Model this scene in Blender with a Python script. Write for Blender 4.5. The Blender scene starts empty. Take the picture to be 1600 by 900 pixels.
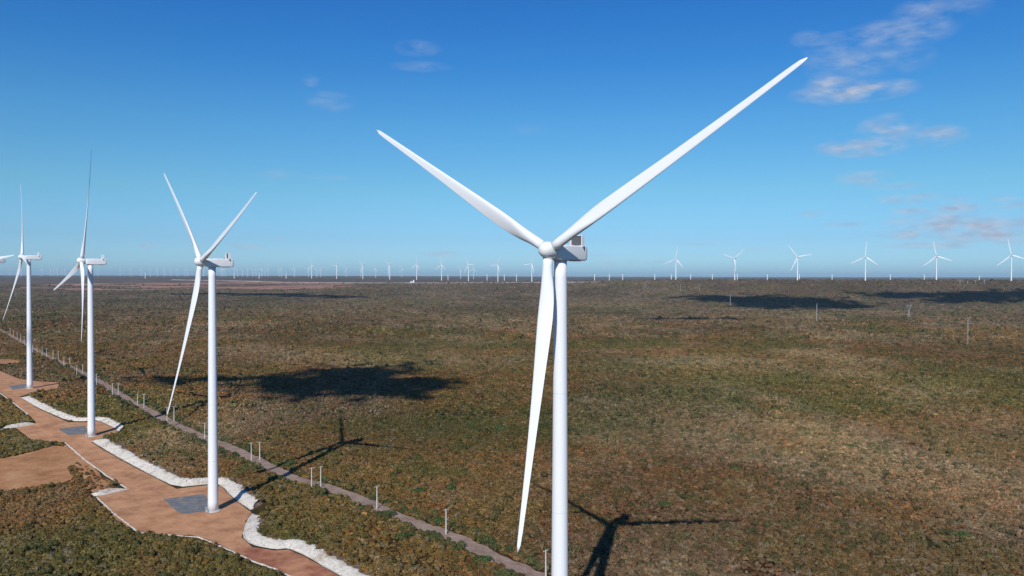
import bpy, bmesh, math, random
import numpy as np
from math import *
from mathutils import Vector, Matrix, geometry
random.seed(3)
scene = bpy.context.scene
COL = scene.collection
EYE = 113.0
SUN_EL, SUN_AZ = radians(37.4), radians(12.9)   # height of the sun; compass bearing its light travels towards

SKY_AIR, SKY_DUST, SKY_OZ, SKY_STR, SUN_STR = 1.0, 0.6, 3.0, .1, 4.4
HAZE_D, HAZE_C = 2.2e-5, (.60, .83, 1, 1)

SKY_GRADE = [(1.09, (0.54, 0.906, 1.399)), (2.62, (0.473, 0.788, 1.193)), (6.08, (0.455, 0.832, 1.02)), (10.62, (0.35, 0.802, 1.076)), (15.03, (0.219, 0.699, 1.129)), (18.44, (0.171, 0.643, 1.15)), (30, (0.123, 0.475, 0.944))]

# ---- camera ----
cam_data = bpy.data.cameras.new('camera'); cam = bpy.data.objects.new('camera', cam_data); COL.objects.link(cam)
cam_data.sensor_width = 36; cam_data.lens = 1233.9/1600*36
cam_data.clip_start = 1; cam_data.clip_end = 200000
cam.matrix_world = Matrix.Translation((0, 0, EYE)) @ Matrix.Rotation(radians(90-.868), 4, 'X') @ Matrix.Rotation(radians(.0817), 4, 'Z')
scene.camera = cam
scene.view_settings.view_transform = 'Standard'; scene.view_settings.look = 'None'
scene.view_settings.gamma = 1; scene.view_settings.use_curve_mapping = False
scene.view_settings.exposure = 0.0

# ---- sky ----
world = bpy.data.worlds.new('World'); scene.world = world; world.use_nodes = True
WN = world.node_tree; WN.nodes.clear()
def wn(t, **k):
    n = WN.nodes.new(t)
    for a, v in k.items(): setattr(n, a, v)
    return n
def wmath(op, a, b=None, clamp=False):
    n = wn('ShaderNodeMath', operation=op, use_clamp=clamp)
    for i, v in enumerate((a, b)):
        if v is None: continue
        if isinstance(v, (int, float)): n.inputs[i].default_value = v
        else: WN.links.new(v, n.inputs[i])
    return n.outputs[0]
sky = wn('ShaderNodeTexSky', sky_type='NISHITA', sun_disc=False, sun_elevation=SUN_EL, sun_rotation=pi+SUN_AZ,
         altitude=200, air_density=SKY_AIR, dust_density=SKY_DUST, ozone_density=SKY_OZ)
tc = wn('ShaderNodeTexCoord'); sep = wn('ShaderNodeSeparateXYZ'); WN.links.new(tc.outputs['Generated'], sep.inputs[0])
az = wmath('DEGREES', wmath('ARCTAN2', sep.outputs[0], sep.outputs[1]))
el = wmath('DEGREES', wmath('ARCSINE', sep.outputs[2]))
comb = wn('ShaderNodeCombineXYZ'); WN.links.new(az, comb.inputs[0]); WN.links.new(wmath('MULTIPLY', el, 2.7), comb.inputs[1])
nz = wn('ShaderNodeTexNoise'); nz.inputs['Scale'].default_value = .5; nz.inputs['Detail'].default_value = 6; nz.inputs['Roughness'].default_value = .52; nz.inputs['Distortion'].default_value = 0
WN.links.new(comb.outputs[0], nz.inputs['Vector'])
# drifting scraps of cloud: (bearing, height, half width, half height in degrees, thickness)
SCRAPS = [(23.3,12.1,3.0,.55,.95),(21.9,12.4,1.3,.8,.9),(23.4,14.0,2.6,.9,.5),(22.2,15.0,1.6,.7,.42),(25.9,15.4,2.6,.75,.6),(27.4,16.4,1.5,.8,.5),(26.6,13.9,1.2,.7,.32),(20.3,15.7,.8,.4,.4),(29.6,16.6,1.3,.7,.25),
 (25.4,9.5,1.5,.75,.9),(23.8,8.5,2.2,.5,.95),(28.3,8.9,1.3,.5,.75),(24.0,6.5,1.5,.4,.75),(25.8,5.9,1.5,.2,.5),(27.0,5.0,1.9,.28,.8),(29.5,4.5,1.1,.42,1.1),(26.6,4.2,1.2,.2,.7),(31.2,4.8,1.2,.15,.6),(32.5,4.2,1.6,.3,.6),
 (28.3,3.7,2.6,.35,.85),(29.8,3.2,3.4,.4,1.0),(27.6,2.7,2.2,.3,1.1),(31.5,2.5,2.6,.5,1.1),(33.6,3.3,2.0,.35,.9),(28.5,2.0,3.0,.2,.6),(22.9,3.5,1.3,.14,.5),(20.8,4.2,.8,.2,.5),(25.6,3.2,.6,.14,.5),
 (-6.8,15.9,1.3,.42,.36),(-6.6,14.7,1.7,.28,.26),(-12.9,12.1,1.3,.5,.36),(-14.3,13.4,.5,.3,.35),(-16.6,7.0,1.3,.25,.32),(-13.6,6.9,1.7,.14,.28),
 (-18.6,2.0,1.2,.2,.5),(-24.8,2.0,.5,.11,.7),(-16.4,2.6,.4,.1,.5),(-5.1,1.6,1.3,.18,.6),(4.5,1.5,2.4,.12,.4),(8.0,1.0,3.0,.14,.4),(13.5,2.3,2.0,.12,.3),(17.5,1.8,2.4,.14,.35),(1.3,10.5,1.2,.3,.1)]
acc = None
for (a0, e0, wa, we, k) in SCRAPS:
    dx = wmath('DIVIDE', wmath('SUBTRACT', az, a0), wa*1.45); dy = wmath('DIVIDE', wmath('SUBTRACT', el, e0), we*1.5)
    d = wmath('ADD', wmath('MULTIPLY', dx, dx), wmath('MULTIPLY', dy, dy))
    g = wmath('MULTIPLY', wmath('SUBTRACT', 1.0, d, clamp=True), k)
    acc = g if acc is None else wmath('MAXIMUM', acc, g)
frag = wmath('MULTIPLY', wmath('SUBTRACT', nz.outputs['Fac'], .34), 3.4, clamp=True)
mask = wmath('MULTIPLY', wmath('MULTIPLY', acc, frag), .95, clamp=True)
mixc = wn('ShaderNodeMix', data_type='RGBA'); WN.links.new(mask, mixc.inputs['Factor'])
gr = wn('ShaderNodeValToRGB'); WN.links.new(wmath('DIVIDE', el, 40.0, clamp=True), gr.inputs[0])   # clear deep-blue air: the sky's own colour by height
ge = gr.color_ramp.elements; GR = SKY_GRADE
while len(ge) < len(GR): ge.new(.5)
for i, (e_, c_) in enumerate(GR): ge[i].position = e_/40.0; ge[i].color = (*c_, 1)
gm = wn('ShaderNodeMix', data_type='RGBA', blend_type='MULTIPLY'); gm.inputs['Factor'].default_value = 1
WN.links.new(sky.outputs[0], gm.inputs['A']); WN.links.new(gr.outputs[0], gm.inputs['B'])
WN.links.new(gm.outputs['Result'], mixc.inputs['A']); cn = wn('ShaderNodeTexNoise'); cn.inputs['Scale'].default_value = .9; cn.inputs['Detail'].default_value = 3; WN.links.new(comb.outputs[0], cn.inputs['Vector'])
cr_ = wn('ShaderNodeValToRGB'); WN.links.new(cn.outputs['Fac'], cr_.inputs[0])
cr_.color_ramp.elements[0].position = .38; cr_.color_ramp.elements[0].color = (.38, .47, .64, 1); cr_.color_ramp.elements[1].position = .62; cr_.color_ramp.elements[1].color = (.52, .60, .74, 1)
cs_ = wn('ShaderNodeVectorMath', operation='SCALE'); WN.links.new(cr_.outputs[0], cs_.inputs[0]); cs_.inputs['Scale'].default_value = 9.2
WN.links.new(cs_.outputs[0], mixc.inputs['B'])
bg = wn('ShaderNodeBackground'); bg.inputs['Strength'].default_value = SKY_STR
WN.links.new(mixc.outputs['Result'], bg.inputs['Color'])
wo = wn('ShaderNodeOutputWorld'); WN.links.new(bg.outputs[0], wo.inputs['Surface'])

# ---- sun: behind the camera, a little to the left ----
sl = bpy.data.lights.new('sun', 'SUN'); sl.energy = SUN_STR; sl.angle = radians(.53); sl.color = (1, .955, .9)
sun = bpy.data.objects.new('sun', sl); COL.objects.link(sun)
SD = Vector((sin(SUN_AZ)*cos(SUN_EL), cos(SUN_AZ)*cos(SUN_EL), -sin(SUN_EL)))
sun.rotation_euler = SD.to_track_quat('-Z', 'Y').to_euler(); sun.location = (0, -50, 400)

# ---- terrain heights and surveyed ground positions (metres; camera stands at x=0, y=0) ----
EYE = 113.0
def S(t):
    t=np.clip(t,0,1); return t*t*(3-2*t)
_rng=np.random.RandomState(7)
_perm=_rng.rand(256,256)
def vnoise(x,y):
    xi=np.floor(x).astype(int); yi=np.floor(y).astype(int); fx=x-xi; fy=y-yi
    fx=fx*fx*(3-2*fx); fy=fy*fy*(3-2*fy)
    a=_perm[xi%256,yi%256]; b=_perm[(xi+1)%256,yi%256]; c=_perm[xi%256,(yi+1)%256]; d=_perm[(xi+1)%256,(yi+1)%256]
    return (a*(1-fx)+b*fx)*(1-fy)+(c*(1-fx)+d*fx)*fy
def fbm(x,y,o=4):
    s=0;w=.5
    for i in range(o):
        s=s+w*vnoise(x*2**i+17.3*i,y*2**i+5.1*i); w*=.5
    return s/(1-.5**o)
# far row of hills: bearing (x/y), distance and height of the crest that carries the far turbines
RU=np.array([-.65,-.25,-.12,-.02,.03,.21,.28,.36,.45,.54,.65])
RD=np.array([7600,7000,6100,5400,5060,4320,4190,3860,3810,3760,3450.])
RZ=np.array([ 88,  87,  80,  72,  73,  89,  89,  90,  90,  92,  90.])
FZ=np.array([108,106,101,95,88,80,78,77,77,76,76.])   # plateau beyond
def zg(x,y):
    x=np.asarray(x,float); y=np.asarray(y,float)
    u=x/np.maximum(np.abs(y),1.)
    dr=np.interp(u,RU,RD); zr=np.interp(u,RU,RZ); fz=np.interp(u,RU,FZ)
    near=.5+10*S((y-380)/340)*S(-x/430)+2.2*S((y-900)/500)*(fbm(x/420,y/420,3)-.5)*2.
    st=2700.
    t=S((y-st)/(dr-st))
    z=near*(1-t)+zr*t
    t2=S((y-dr-150)/1500)
    dip=zr-14+8*(fbm(x/900,y/900,3)-.5)
    dip=np.where(u<0,zr,dip)
    z=z*(1-t2)+dip*t2
    t3=S((y-dr-1500)/(15000-dr))
    z=z*(1-t3)+(fz+14*(fbm(x/3000,y/3000,3)-.5))*t3
    return z

ROAD = [(-652.7, 957.6), (-531.2, 826.3), (-487.9, 780.5), (-456.4, 761.8), (-432.0, 752.8), (-412.0, 714.8), (-418.0, 695.8), (-419.0, 669.3), (-374.7, 621.7), (-323.8, 575.2), (-310.0, 576.4), (-305.4, 581.2), (-282.9, 559.9), (-273.7, 546.9), (-275.5, 539.2), (-277.4, 518.9), (-237.3, 476.4), (-201.7, 439.9), (-176.5, 414.3), (-162.3, 422.1), (-155.2, 419.6), (-137.1, 391.3), (-123.5, 373.3), (-122.0, 360.6), (-116.1, 337.6), (-107.5, 325.6), (-96.4, 321.1), (-91.8, 322.6), (-82.9, 314.6), (-73.7, 304.1), (-64.9, 294.3), (-43.6, 268.6), (-15.1, 234.3), (-40.5, 249.1), (-68.2, 279.3), (-83.8, 294.3), (-92.2, 301.3), (-102.5, 310.3), (-117.1, 324.1), (-130.6, 335.8), (-138.3, 340.1), (-147.8, 340.8), (-163.0, 344.3), (-188.3, 372.1), (-211.2, 400.1), (-202.0, 414.1), (-225.5, 439.6), (-258.0, 475.9), (-293.9, 518.1), (-301.8, 515.9), (-319.5, 523.7), (-351.3, 557.2), (-343.4, 569.7), (-368.7, 600.5), (-434.3, 675.3), (-555.9, 815.3)]
BANK_A = [(-414.9, 666.3), (-375.1, 624.2), (-325.2, 579.4), (-312.1, 580.4), (-307.5, 585.2), (-283.0, 561.9), (-274.7, 550.7)]
BANK_B = [(-278.4, 522.4), (-238.0, 479.4), (-202.2, 442.6), (-177.8, 418.1), (-163.2, 424.6), (-155.9, 423.3), (-137.3, 393.6), (-124.6, 377.6)]
BANK_C = [(-122.0, 371.3), (-121.1, 360.6), (-115.6, 339.3), (-108.1, 328.8), (-97.0, 323.3), (-92.3, 325.1), (-83.0, 316.8), (-73.7, 306.1), (-64.4, 295.6), (-43.0, 270.1), (-14.9, 236.6)]
BANK_D = [(-343.4, 569.7), (-351.3, 557.2), (-356.9, 549.2)]
BANK_E = [(-202.0, 414.1), (-211.2, 400.1), (-217.1, 404.6)]
EDGE_L = [(-545.3, 799.8), (-430.2, 669.0), (-367.3, 598.2)]
EDGE_L2 = [(-292.9, 516.4), (-257.2, 474.4), (-224.7, 438.1), (-202.4, 414.1)]
EDGE_L3 = [(-210.5, 398.8), (-187.7, 371.1), (-162.6, 343.3), (-147.5, 340.1), (-134.3, 337.6), (-116.5, 322.6), (-102.3, 309.6), (-90.6, 300.8), (-82.3, 293.1), (-67.9, 278.3), (-40.3, 248.1)]
CLEAR = [(-324.3, 463.9), (-307.3, 477.4), (-299.2, 496.1), (-297.4, 511.1), (-283.5, 503.4), (-259.4, 475.6), (-257.4, 456.9), (-237.8, 427.6), (-262.7, 407.8), (-280.2, 400.6)]
CLEAR2 = [(-637.4, 957.8), (-619.0, 965.6), (-586.8, 944.1), (-570.2, 910.1), (-576.4, 896.8), (-596.6, 896.6)]
GRAV1 = [(-175.0, 395.6), (-158.6, 404.8), (-149.9, 391.3), (-144.1, 375.3), (-155.4, 370.3), (-167.6, 384.6)]
GRAV2 = [(-318.8, 553.4), (-306.8, 566.2), (-290.9, 541.7), (-302.4, 537.2)]
GRAV3 = [(-466.2, 730.5), (-458.3, 743.8), (-441.4, 718.3), (-447.3, 706.3)]
TRACK = [(-1240.3, 1842.7), (-907.0, 1411.9), (-632.9, 1054.1), (-472.0, 855.3), (-322.9, 662.7), (-231.3, 558.4), (-191.7, 518.6), (-159.1, 482.4), (-140.3, 459.4), (-121.4, 435.6), (-98.7, 418.8), (-76.6, 396.1), (-61.0, 375.8), (-41.4, 354.6), (-24.1, 338.1), (-7.8, 314.8), (6.2, 297.3), (22.5, 274.1), (40.5, 247.1)]
POLES = [(-867.7, 1364.4), (-835.1, 1321.6), (-796.4, 1270.1), (-768.4, 1233.3), (-732.3, 1184.6), (-630.1, 1036.8), (-614.3, 1020.3), (-598.3, 1004.6), (-583.3, 988.8), (-562.2, 966.3), (-547.6, 951.8), (-502.8, 885.0), (-489.6, 873.0), (-442.1, 801.0), (-439.0, 806.0), (-386.5, 733.5), (-343.8, 678.5), (-339.2, 679.3), (-300.2, 632.0), (-295.3, 632.5), (-255.6, 583.9), (-251.6, 586.7), (-207.6, 532.4), (-157.4, 475.9), (-152.9, 477.6), (-105.9, 416.3), (-101.7, 418.8), (-65.1, 379.8), (-28.6, 342.3), (12.7, 291.1)]
RED1 = [(-3124.0, 5071.6), (-2814.1, 5341.8), (-2174.5, 5365.8), (-1704.3, 5533.9), (-1221.8, 5383.9), (-781.9, 4823.7), (-896.7, 4609.5), (-1434.5, 4657.5), (-1996.5, 4561.4), (-2354.7, 4469.3), (-2577.1, 4745.5), (-2842.7, 4739.5)]
FARROAD = [(-2686.4, 6254.2), (-1864.1, 5750.0), (-1564.7, 5515.9), (-842.3, 5195.9), (-408.5, 5039.9), (-0.0, 5009.9), (305.2, 4708.0), (512.6, 4518.0)]
PYL = [(745.5, 1290.2), (1069.4, 2126.6), (750.1, 1942.5), (796.0, 2878.7), (746.9, 3503.4), (633.2, 3755.5), (834.5, 3513.4), (1967.4, 3467.9), (1976.9, 3425.9), (2013.7, 3431.9), (2040.7, 3411.9)]
FARP = [(-502.5, 5081.9), (-346.8, 5033.9), (-252.2, 5017.9), (-194.9, 5007.9), (-182.6, 5005.9), (-154.1, 5001.9), (-129.6, 4995.9), (-101.1, 4989.9), (-64.4, 4959.9), (-32.0, 4931.9)]
GREEN = [(257.5, 834.1), (270.2, 692.6), (105.8, 1001.4), (-194.1, 1496.3), (155.5, 735.6), (30.3, 619.4), (-31.1, 591.9)]
PALE = [(-81.0, 2000.5), (309.7, 1003.7), (344.1, 2828.6), (-152.9, 1047.7)]
BUSHES = [(-131.2, 464.1), (-58.3, 485.4), (-48.3, 408.1), (-31.3, 415.6), (-57.8, 368.6), (-33.0, 357.3), (-9.2, 572.9), (-47.0, 336.3), (-11.4, 309.1), (-31.2, 584.4), (75.5, 385.8), (130.1, 456.3), (193.5, 339.1), (222.8, 516.6), (102.7, 664.6), (151.1, 421.6)]
STRIP = [(-294.6, 516.4), (-272.9, 493.9), (-226.6, 436.9), (-166.0, 349.3), (-166.6, 344.1), (-195.9, 379.3), (-246.6, 447.4), (-282.4, 493.6)]
SHED = (-652.8, 5229.9)
# ---------------- helpers ----------------
def tag(o, label=None, cat=None, group=None, kind=None):
    if label: o['label'] = label
    if cat: o['category'] = cat
    if group: o['group'] = group
    if kind: o['kind'] = kind
    return o
def link(name, me, parent=None, mat=None, loc=None):
    o = bpy.data.objects.new(name, me); COL.objects.link(o)
    if parent: o.parent = parent
    if loc is not None: o.location = loc
    if mat:
        for m in (mat if isinstance(mat, (list, tuple)) else [mat]): me.materials.append(m)
    return o
def empty(name, loc, rz=0.0):
    o = bpy.data.objects.new(name, None); COL.objects.link(o); o.location = loc; o.rotation_euler = (0, 0, rz); o.empty_display_size = 2
    return o
def me_from(name, v, f, smooth=False):
    me = bpy.data.meshes.new(name); me.from_pydata([tuple(map(float, q)) for q in v], [], f); me.update()
    if smooth: me.polygons.foreach_set('use_smooth', [True]*len(me.polygons))
    return me
def bm_me(name, bm, smooth=False):
    me = bpy.data.meshes.new(name); bmesh.ops.recalc_face_normals(bm, faces=bm.faces); bm.to_mesh(me); bm.free()
    if smooth: me.polygons.foreach_set('use_smooth', [True]*len(me.polygons))
    return me
def box(bm, c, s, bev=0.0, rot=None):
    r = bmesh.ops.create_cube(bm, size=1); vs = r['verts']
    bmesh.ops.scale(bm, vec=s, verts=vs)
    if bev:
        es = list({e for v in vs for e in v.link_edges})
        rr = bmesh.ops.bevel(bm, geom=es, offset=bev, segments=2, affect='EDGES', profile=.6); vs = list({v for f in rr['faces'] for v in f.verts} | {v for v in vs if v.is_valid})
    if rot is not None: bmesh.ops.rotate(bm, cent=(0,0,0), matrix=rot, verts=vs)
    bmesh.ops.translate(bm, vec=c, verts=vs)
def bar(bm, a, b, r0, r1=None, n=8):
    a, b = Vector(a), Vector(b); r1 = r0 if r1 is None else r1
    q = (b-a).to_track_quat('Z', 'Y').to_matrix()
    ra = [bm.verts.new(a+q@Vector((r0*cos(2*pi*i/n), r0*sin(2*pi*i/n), 0))) for i in range(n)]
    rb = [bm.verts.new(b+q@Vector((r1*cos(2*pi*i/n), r1*sin(2*pi*i/n), 0))) for i in range(n)]
    for i in range(n): bm.faces.new((ra[i], ra[(i+1) % n], rb[(i+1) % n], rb[i]))
    bm.faces.new(ra[::-1]); bm.faces.new(rb)
def lathe(prof, n=48, axis='Z', cap=True):
    v, f = [], []
    for (r, h) in prof:
        for i in range(n):
            a = 2*pi*i/n
            v.append((r*cos(a), r*sin(a), h) if axis == 'Z' else (r*cos(a), h, r*sin(a)))
    for j in range(len(prof)-1):
        for i in range(n):
            q = (j*n+i, j*n+(i+1) % n, (j+1)*n+(i+1) % n, (j+1)*n+i)
            f.append(q if axis == 'Z' else q[::-1])
    if cap:
        f.append(tuple(range(n))[::-1]); f.append(tuple((len(prof)-1)*n+i for i in range(n)))
    return v, f
class NM:
    def __init__(s, name):
        s.m = bpy.data.materials.new(name); s.m.use_nodes = True; s.t = s.m.node_tree
        s.b = s.t.nodes['Principled BSDF']
    def n(s, t, **k):
        n = s.t.nodes.new(t)
        for a, v in k.items(): setattr(n, a, v)
        return n
    def l(s, a, b): s.t.links.new(a, b)
    def noise(s, scale, detail=4, rough=.55, vec=None, stretch=None):
        if vec is None:
            g = s.n('ShaderNodeNewGeometry'); vec = g.outputs['Position']
        if stretch:
            mp = s.n('ShaderNodeVectorMath', operation='MULTIPLY'); s.l(vec, mp.inputs[0]); mp.inputs[1].default_value = stretch; vec = mp.outputs[0]
        n = s.n('ShaderNodeTexNoise'); n.inputs['Scale'].default_value = scale; n.inputs['Detail'].default_value = detail; n.inputs['Roughness'].default_value = rough
        s.l(vec, n.inputs['Vector']); return n.outputs['Fac']
    def ramp(s, fac, stops):
        r = s.n('ShaderNodeValToRGB'); s.l(fac, r.inputs[0]); e = r.color_ramp.elements
        while len(e) < len(stops): e.new(.5)
        for i, (p, c) in enumerate(stops): e[i].position = p; e[i].color = (*c, 1) if len(c) == 3 else c
        return r.outputs[0]
    def mix(s, fac, a, b, mode='MIX'):
        m = s.n('ShaderNodeMix', data_type='RGBA', blend_type=mode)
        for k, v in (('Factor', fac), ('A', a), ('B', b)):
            if hasattr(v, 'links'): s.l(v, m.inputs[k])
            elif k == 'Factor': m.inputs[k].default_value = v
            else: m.inputs[k].default_value = (*v, 1)
        return m.outputs['Result']
    def bump(s, h, strength, dist=1.0):
        b = s.n('ShaderNodeBump'); b.inputs['Strength'].default_value = strength; b.inputs['Distance'].default_value = dist
        s.l(h, b.inputs['Height']); s.l(b.outputs[0], s.b.inputs['Normal'])
    def out(s, col, rough=.9, spec=.3, metal=0):
        if hasattr(col, 'links'): s.l(col, s.b.inputs['Base Color'])
        else: s.b.inputs['Base Color'].default_value = (*col, 1)
        s.b.inputs['Roughness'].default_value = rough; s.b.inputs['Specular IOR Level'].default_value = spec; s.b.inputs['Metallic'].default_value = metal
        return s.m

# ---------------- materials ----------------
def paint(name, c, rough=.38, var=.05, stretch=(1, 1, .12)):
    k = NM(name); tcn = k.n('ShaderNodeTexCoord')
    f = k.noise(1.1, 6, .6, vec=tcn.outputs['Object'], stretch=stretch)
    f2 = k.noise(.12, 3, .5, vec=tcn.outputs['Object'])
    c1 = tuple(x*(1-var) for x in c)
    a = k.ramp(f, [(.35, c1), (.65, c)])
    return k.out(k.mix(f2, a, tuple(x*(1-var*.7) for x in c)), rough, .4)
M_TOWER = paint('tower_paint', (.80, .81, .82))
M_BLADE = paint('blade_gelcoat', (.80, .81, .82), .32, .04, (.6, .6, .1))
M_NAC = paint('nacelle_paint', (.78, .79, .80), .4, .04, (1, .3, 1))
M_SEAM = NM('seam_grey').out((.42, .44, .46), .6); M_FLANGE = NM('flange_grey').out((.66, .67, .69), .5)
M_DARK = NM('radiator_grey').out((.10, .105, .11), .6)
M_VENT = NM('vent_dark').out((.05, .08, .11), .5)
M_CONC = NM('pale_concrete')
M_CONC = M_CONC.out(M_CONC.ramp(M_CONC.noise(1.5, 5), [(.3, (.44, .42, .38)), (.7, (.62, .60, .55))]), .9)
M_LATT = NM('galvanised_steel').out((.42, .44, .45), .5, .5, .2)
M_REDP = NM('red_lamp_plastic').out((.4, .03, .02), .3)

# ---------------- vegetation tint (plant colour by place, distance haze mixed in) ----------------
def tint(x, y):
    b = np.array([[.200,.110,.040],[.172,.122,.034],[.208,.098,.038],[.084,.096,.026],[.290,.222,.118],[.150,.125,.100]])
    n1 = fbm(x/75+3, y/130+9, 4); n2 = fbm(x/46+31, y/60+2, 3); n3 = fbm(x/160+8, y/260+50, 3); n4 = fbm(x/30+70, y/30+11, 3)
    w = np.stack([np.full_like(x, .8), S((n1-.47)*5)*1.0, S((n2-.52)*6)*.9, S((n3-.54)*8)*1.5+S((n4-.66)*9)*1.3, S((n1*-1+.46)*6)*.9+S((n4*-1+.33)*9)*.6, S((.44-n3)*7)*.5], -1)
    for (gx, gy) in GREEN:
        s = 36+gy*.022
        w[:, 3] += 3.4*np.exp(-((x-gx)/(s*1.7))**2-((y-gy)/s)**2)*S((n2-.2)*3)
    for (gx, gy) in PALE:
        s = 26+gy*.04
        w[:, 4] += 2.0*np.exp(-((x-gx)/(s*2.))**2-((y-gy)/(s*1.4))**2)*S((n4-.25)*3)
    w[:, 5] += 1.9*S((y-1300)/2000)  # haze painted into the distant plant colours as extra grey
    m_ = .72+.27*S((fbm(x/330+13, y/520+4, 4)-.3)*2.6)+.14*S((fbm(x/90+1, y/140+44, 3)-.35)*3)
    return (w@b)/w.sum(-1, keepdims=True)*(m_*1.04)[..., None]*np.array([.985, .99, 1.0])

# ---------------- ground ----------------
def axis_steps(lo, hi, fine, step, g):
    pos = [0.0]
    while pos[-1] < hi:
        p = pos[-1]; pos.append(p+(step if p < fine else max(step, (p-fine)*g+step)))
    neg = [0.0]
    while neg[-1] > lo:
        p = -neg[-1]; neg.append(-(p+(step if p < fine else max(step, (p-fine)*g+step))))
    return np.array(sorted(set(neg+pos)))
gx = axis_steps(-60000, 60000, 700, 8., .022); gy = axis_steps(-3000, 60000, 1100, 8., .016)
X, Y = np.meshgrid(gx, gy); Z = zg(X.ravel(), Y.ravel())
V = np.stack([X.ravel(), Y.ravel(), Z], -1); nx, ny = len(gx), len(gy)
i0 = (np.arange(ny-1)[:, None]*nx+np.arange(nx-1)[None]).ravel()
F = np.stack([i0, i0+1, i0+nx+1, i0+nx], -1)
gme = bpy.data.meshes.new('ground'); gme.vertices.add(len(V)); gme.vertices.foreach_set('co', V.ravel())
gme.loops.add(F.size); gme.loops.foreach_set('vertex_index', F.ravel().astype(np.int32)); gme.polygons.add(len(F))
gme.polygons.foreach_set('loop_start', (np.arange(len(F))*4).astype(np.int32)); gme.polygons.foreach_set('loop_total', np.full(len(F), 4, np.int32))
gme.polygons.foreach_set('use_smooth', np.ones(len(F), bool)); gme.update(calc_edges=True)
ca = gme.color_attributes.new('tint', 'FLOAT_COLOR', 'POINT')
gt = tint(V[:, 0], V[:, 1]); gt *= (.42+.54*S((V[:, 1]-2500)/1200))[:, None]  # near soil darker, deepened to paint the shade in gaps between bushes
# beyond the near plain the sheet carries the closed canopy's colour, haze painted in as grey towards the far hills
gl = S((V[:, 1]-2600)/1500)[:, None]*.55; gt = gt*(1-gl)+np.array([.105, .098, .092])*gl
tc4 = np.concatenate([gt, np.ones((len(V), 1))], -1); ca.data.foreach_set('color', tc4.ravel().astype(np.float32))
k = NM('scrubland_soil')
at = k.n('ShaderNodeAttribute', attribute_name='tint')
geo = k.n('ShaderNodeNewGeometry')
big = k.noise(.011, 9, .72, stretch=(1, .55, 1)); fine_ = k.noise(.16, 5, .7)
v1 = k.ramp(big, [(.32, (.52, .55, .55)), (.5, (1, 1, 1)), (.66, (1.35, 1.3, 1.25))])
v2 = k.ramp(fine_, [(.35, (.5, .5, .5)), (.62, (1.15, 1.12, 1.05))])
c = k.mix(1.0, k.mix(1.0, at.outputs['Color'], v1, 'MULTIPLY'), v2, 'MULTIPLY')
c = k.mix(1.0, c, (1, .98, .98), 'MULTIPLY')
k.bump(fine_, .6, 2.0)
link('ground', gme, None, k.out(c, 1, .1)); tag(bpy.data.objects['ground'], kind='structure')

# ---------------- sheets laid on the ground: roads, pads, clearings ----------------
def inside(poly, x, y):
    x = np.asarray(x, float); y = np.asarray(y, float); r = np.zeros(x.shape, bool); n = len(poly)
    for i in range(n):
        x1, y1 = poly[i]; x2, y2 = poly[(i+1) % n]
        if y1 == y2: continue
        c_ = ((y1 > y) != (y2 > y)) & (x < (x2-x1)*(y-y1)/(y2-y1)+x1); r ^= c_
    return r
def dist_line(pts, x, y):
    d = np.full(x.shape, 1e9); side = np.zeros(x.shape)
    for (x1, y1), (x2, y2) in zip(pts[:-1], pts[1:]):
        L = hypot(x2-x1, y2-y1); t = np.clip(((x-x1)*(x2-x1)+(y-y1)*(y2-y1))/L**2, 0, 1)
        dd = np.hypot(x-x1-t*(x2-x1), y-y1-t*(y2-y1)); cr = ((x2-x1)*(y-y1)-(y2-y1)*(x-x1))/L
        m = dd < d; d = np.where(m, dd, d); side = np.where(m, cr, side)
    return d, side
def dens(poly, step, closed=True, jit=0.0):
    out = []; n = len(poly); seg = n if closed else n-1
    for i in range(seg):
        a, b = poly[i], poly[(i+1) % n]; L = hypot(b[0]-a[0], b[1]-a[1]); m = max(1, int(L/step))
        for j in range(m):
            t = j/m; x = a[0]+(b[0]-a[0])*t; y = a[1]+(b[1]-a[1])*t
            if jit: 
                q = (fbm(np.array([x/step/1.7]), np.array([y/step/1.7]), 3)[0]-.5)*2*jit; nxv, nyv = (b[1]-a[1])/L, -(b[0]-a[0])/L
                x += nxv*q; y += nyv*q
            out.append((x, y))
    if not closed: out.append(poly[-1])
    return out
def soften(poly, closed=True, it=2):
    for _ in range(it):
        n = len(poly); o = []
        rng = range(n) if closed else range(n-1)
        if not closed: o.append(poly[0])
        for i in rng:
            a, b = poly[i], poly[(i+1) % n]
            o += [(a[0]*.8+b[0]*.2, a[1]*.8+b[1]*.2), (a[0]*.2+b[0]*.8, a[1]*.2+b[1]*.8)]
        if not closed: o.append(poly[-1])
        poly = o
    return poly
def sheet(name, poly, h, mat, step, jit=0.0, inner=None):
    pl = dens(poly, step, True, jit); pv = [Vector(q) for q in pl]
    inner = inner or step*2
    xs = [q[0] for q in pl]; ys = [q[1] for q in pl]
    GX, GY = np.meshgrid(np.arange(min(xs), max(xs), inner), np.arange(min(ys), max(ys), inner)); GX = GX.ravel()+.37; GY = GY.ravel()+.21
    m = inside(pl, GX, GY); d, _ = dist_line(pl+[pl[0]], GX[m], GY[m]); ii = np.where(m)[0][d > inner*.4]
    pts = pv+[Vector((GX[j], GY[j])) for j in ii]
    n = len(pl); r = geometry.delaunay_2d_cdt(pts, [], [list(range(n))], 1, 1e-4)
    vx = np.array([v[0] for v in r[0]]); vy = np.array([v[1] for v in r[0]]); vz = zg(vx, vy)+h
    me = me_from(name, np.stack([vx, vy, vz], -1), [tuple(q) for q in r[2]])
    if me.polygons and me.polygons[0].normal.z < 0: me.flip_normals()
    return tag(link(name, me, None, mat), kind='structure')
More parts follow.
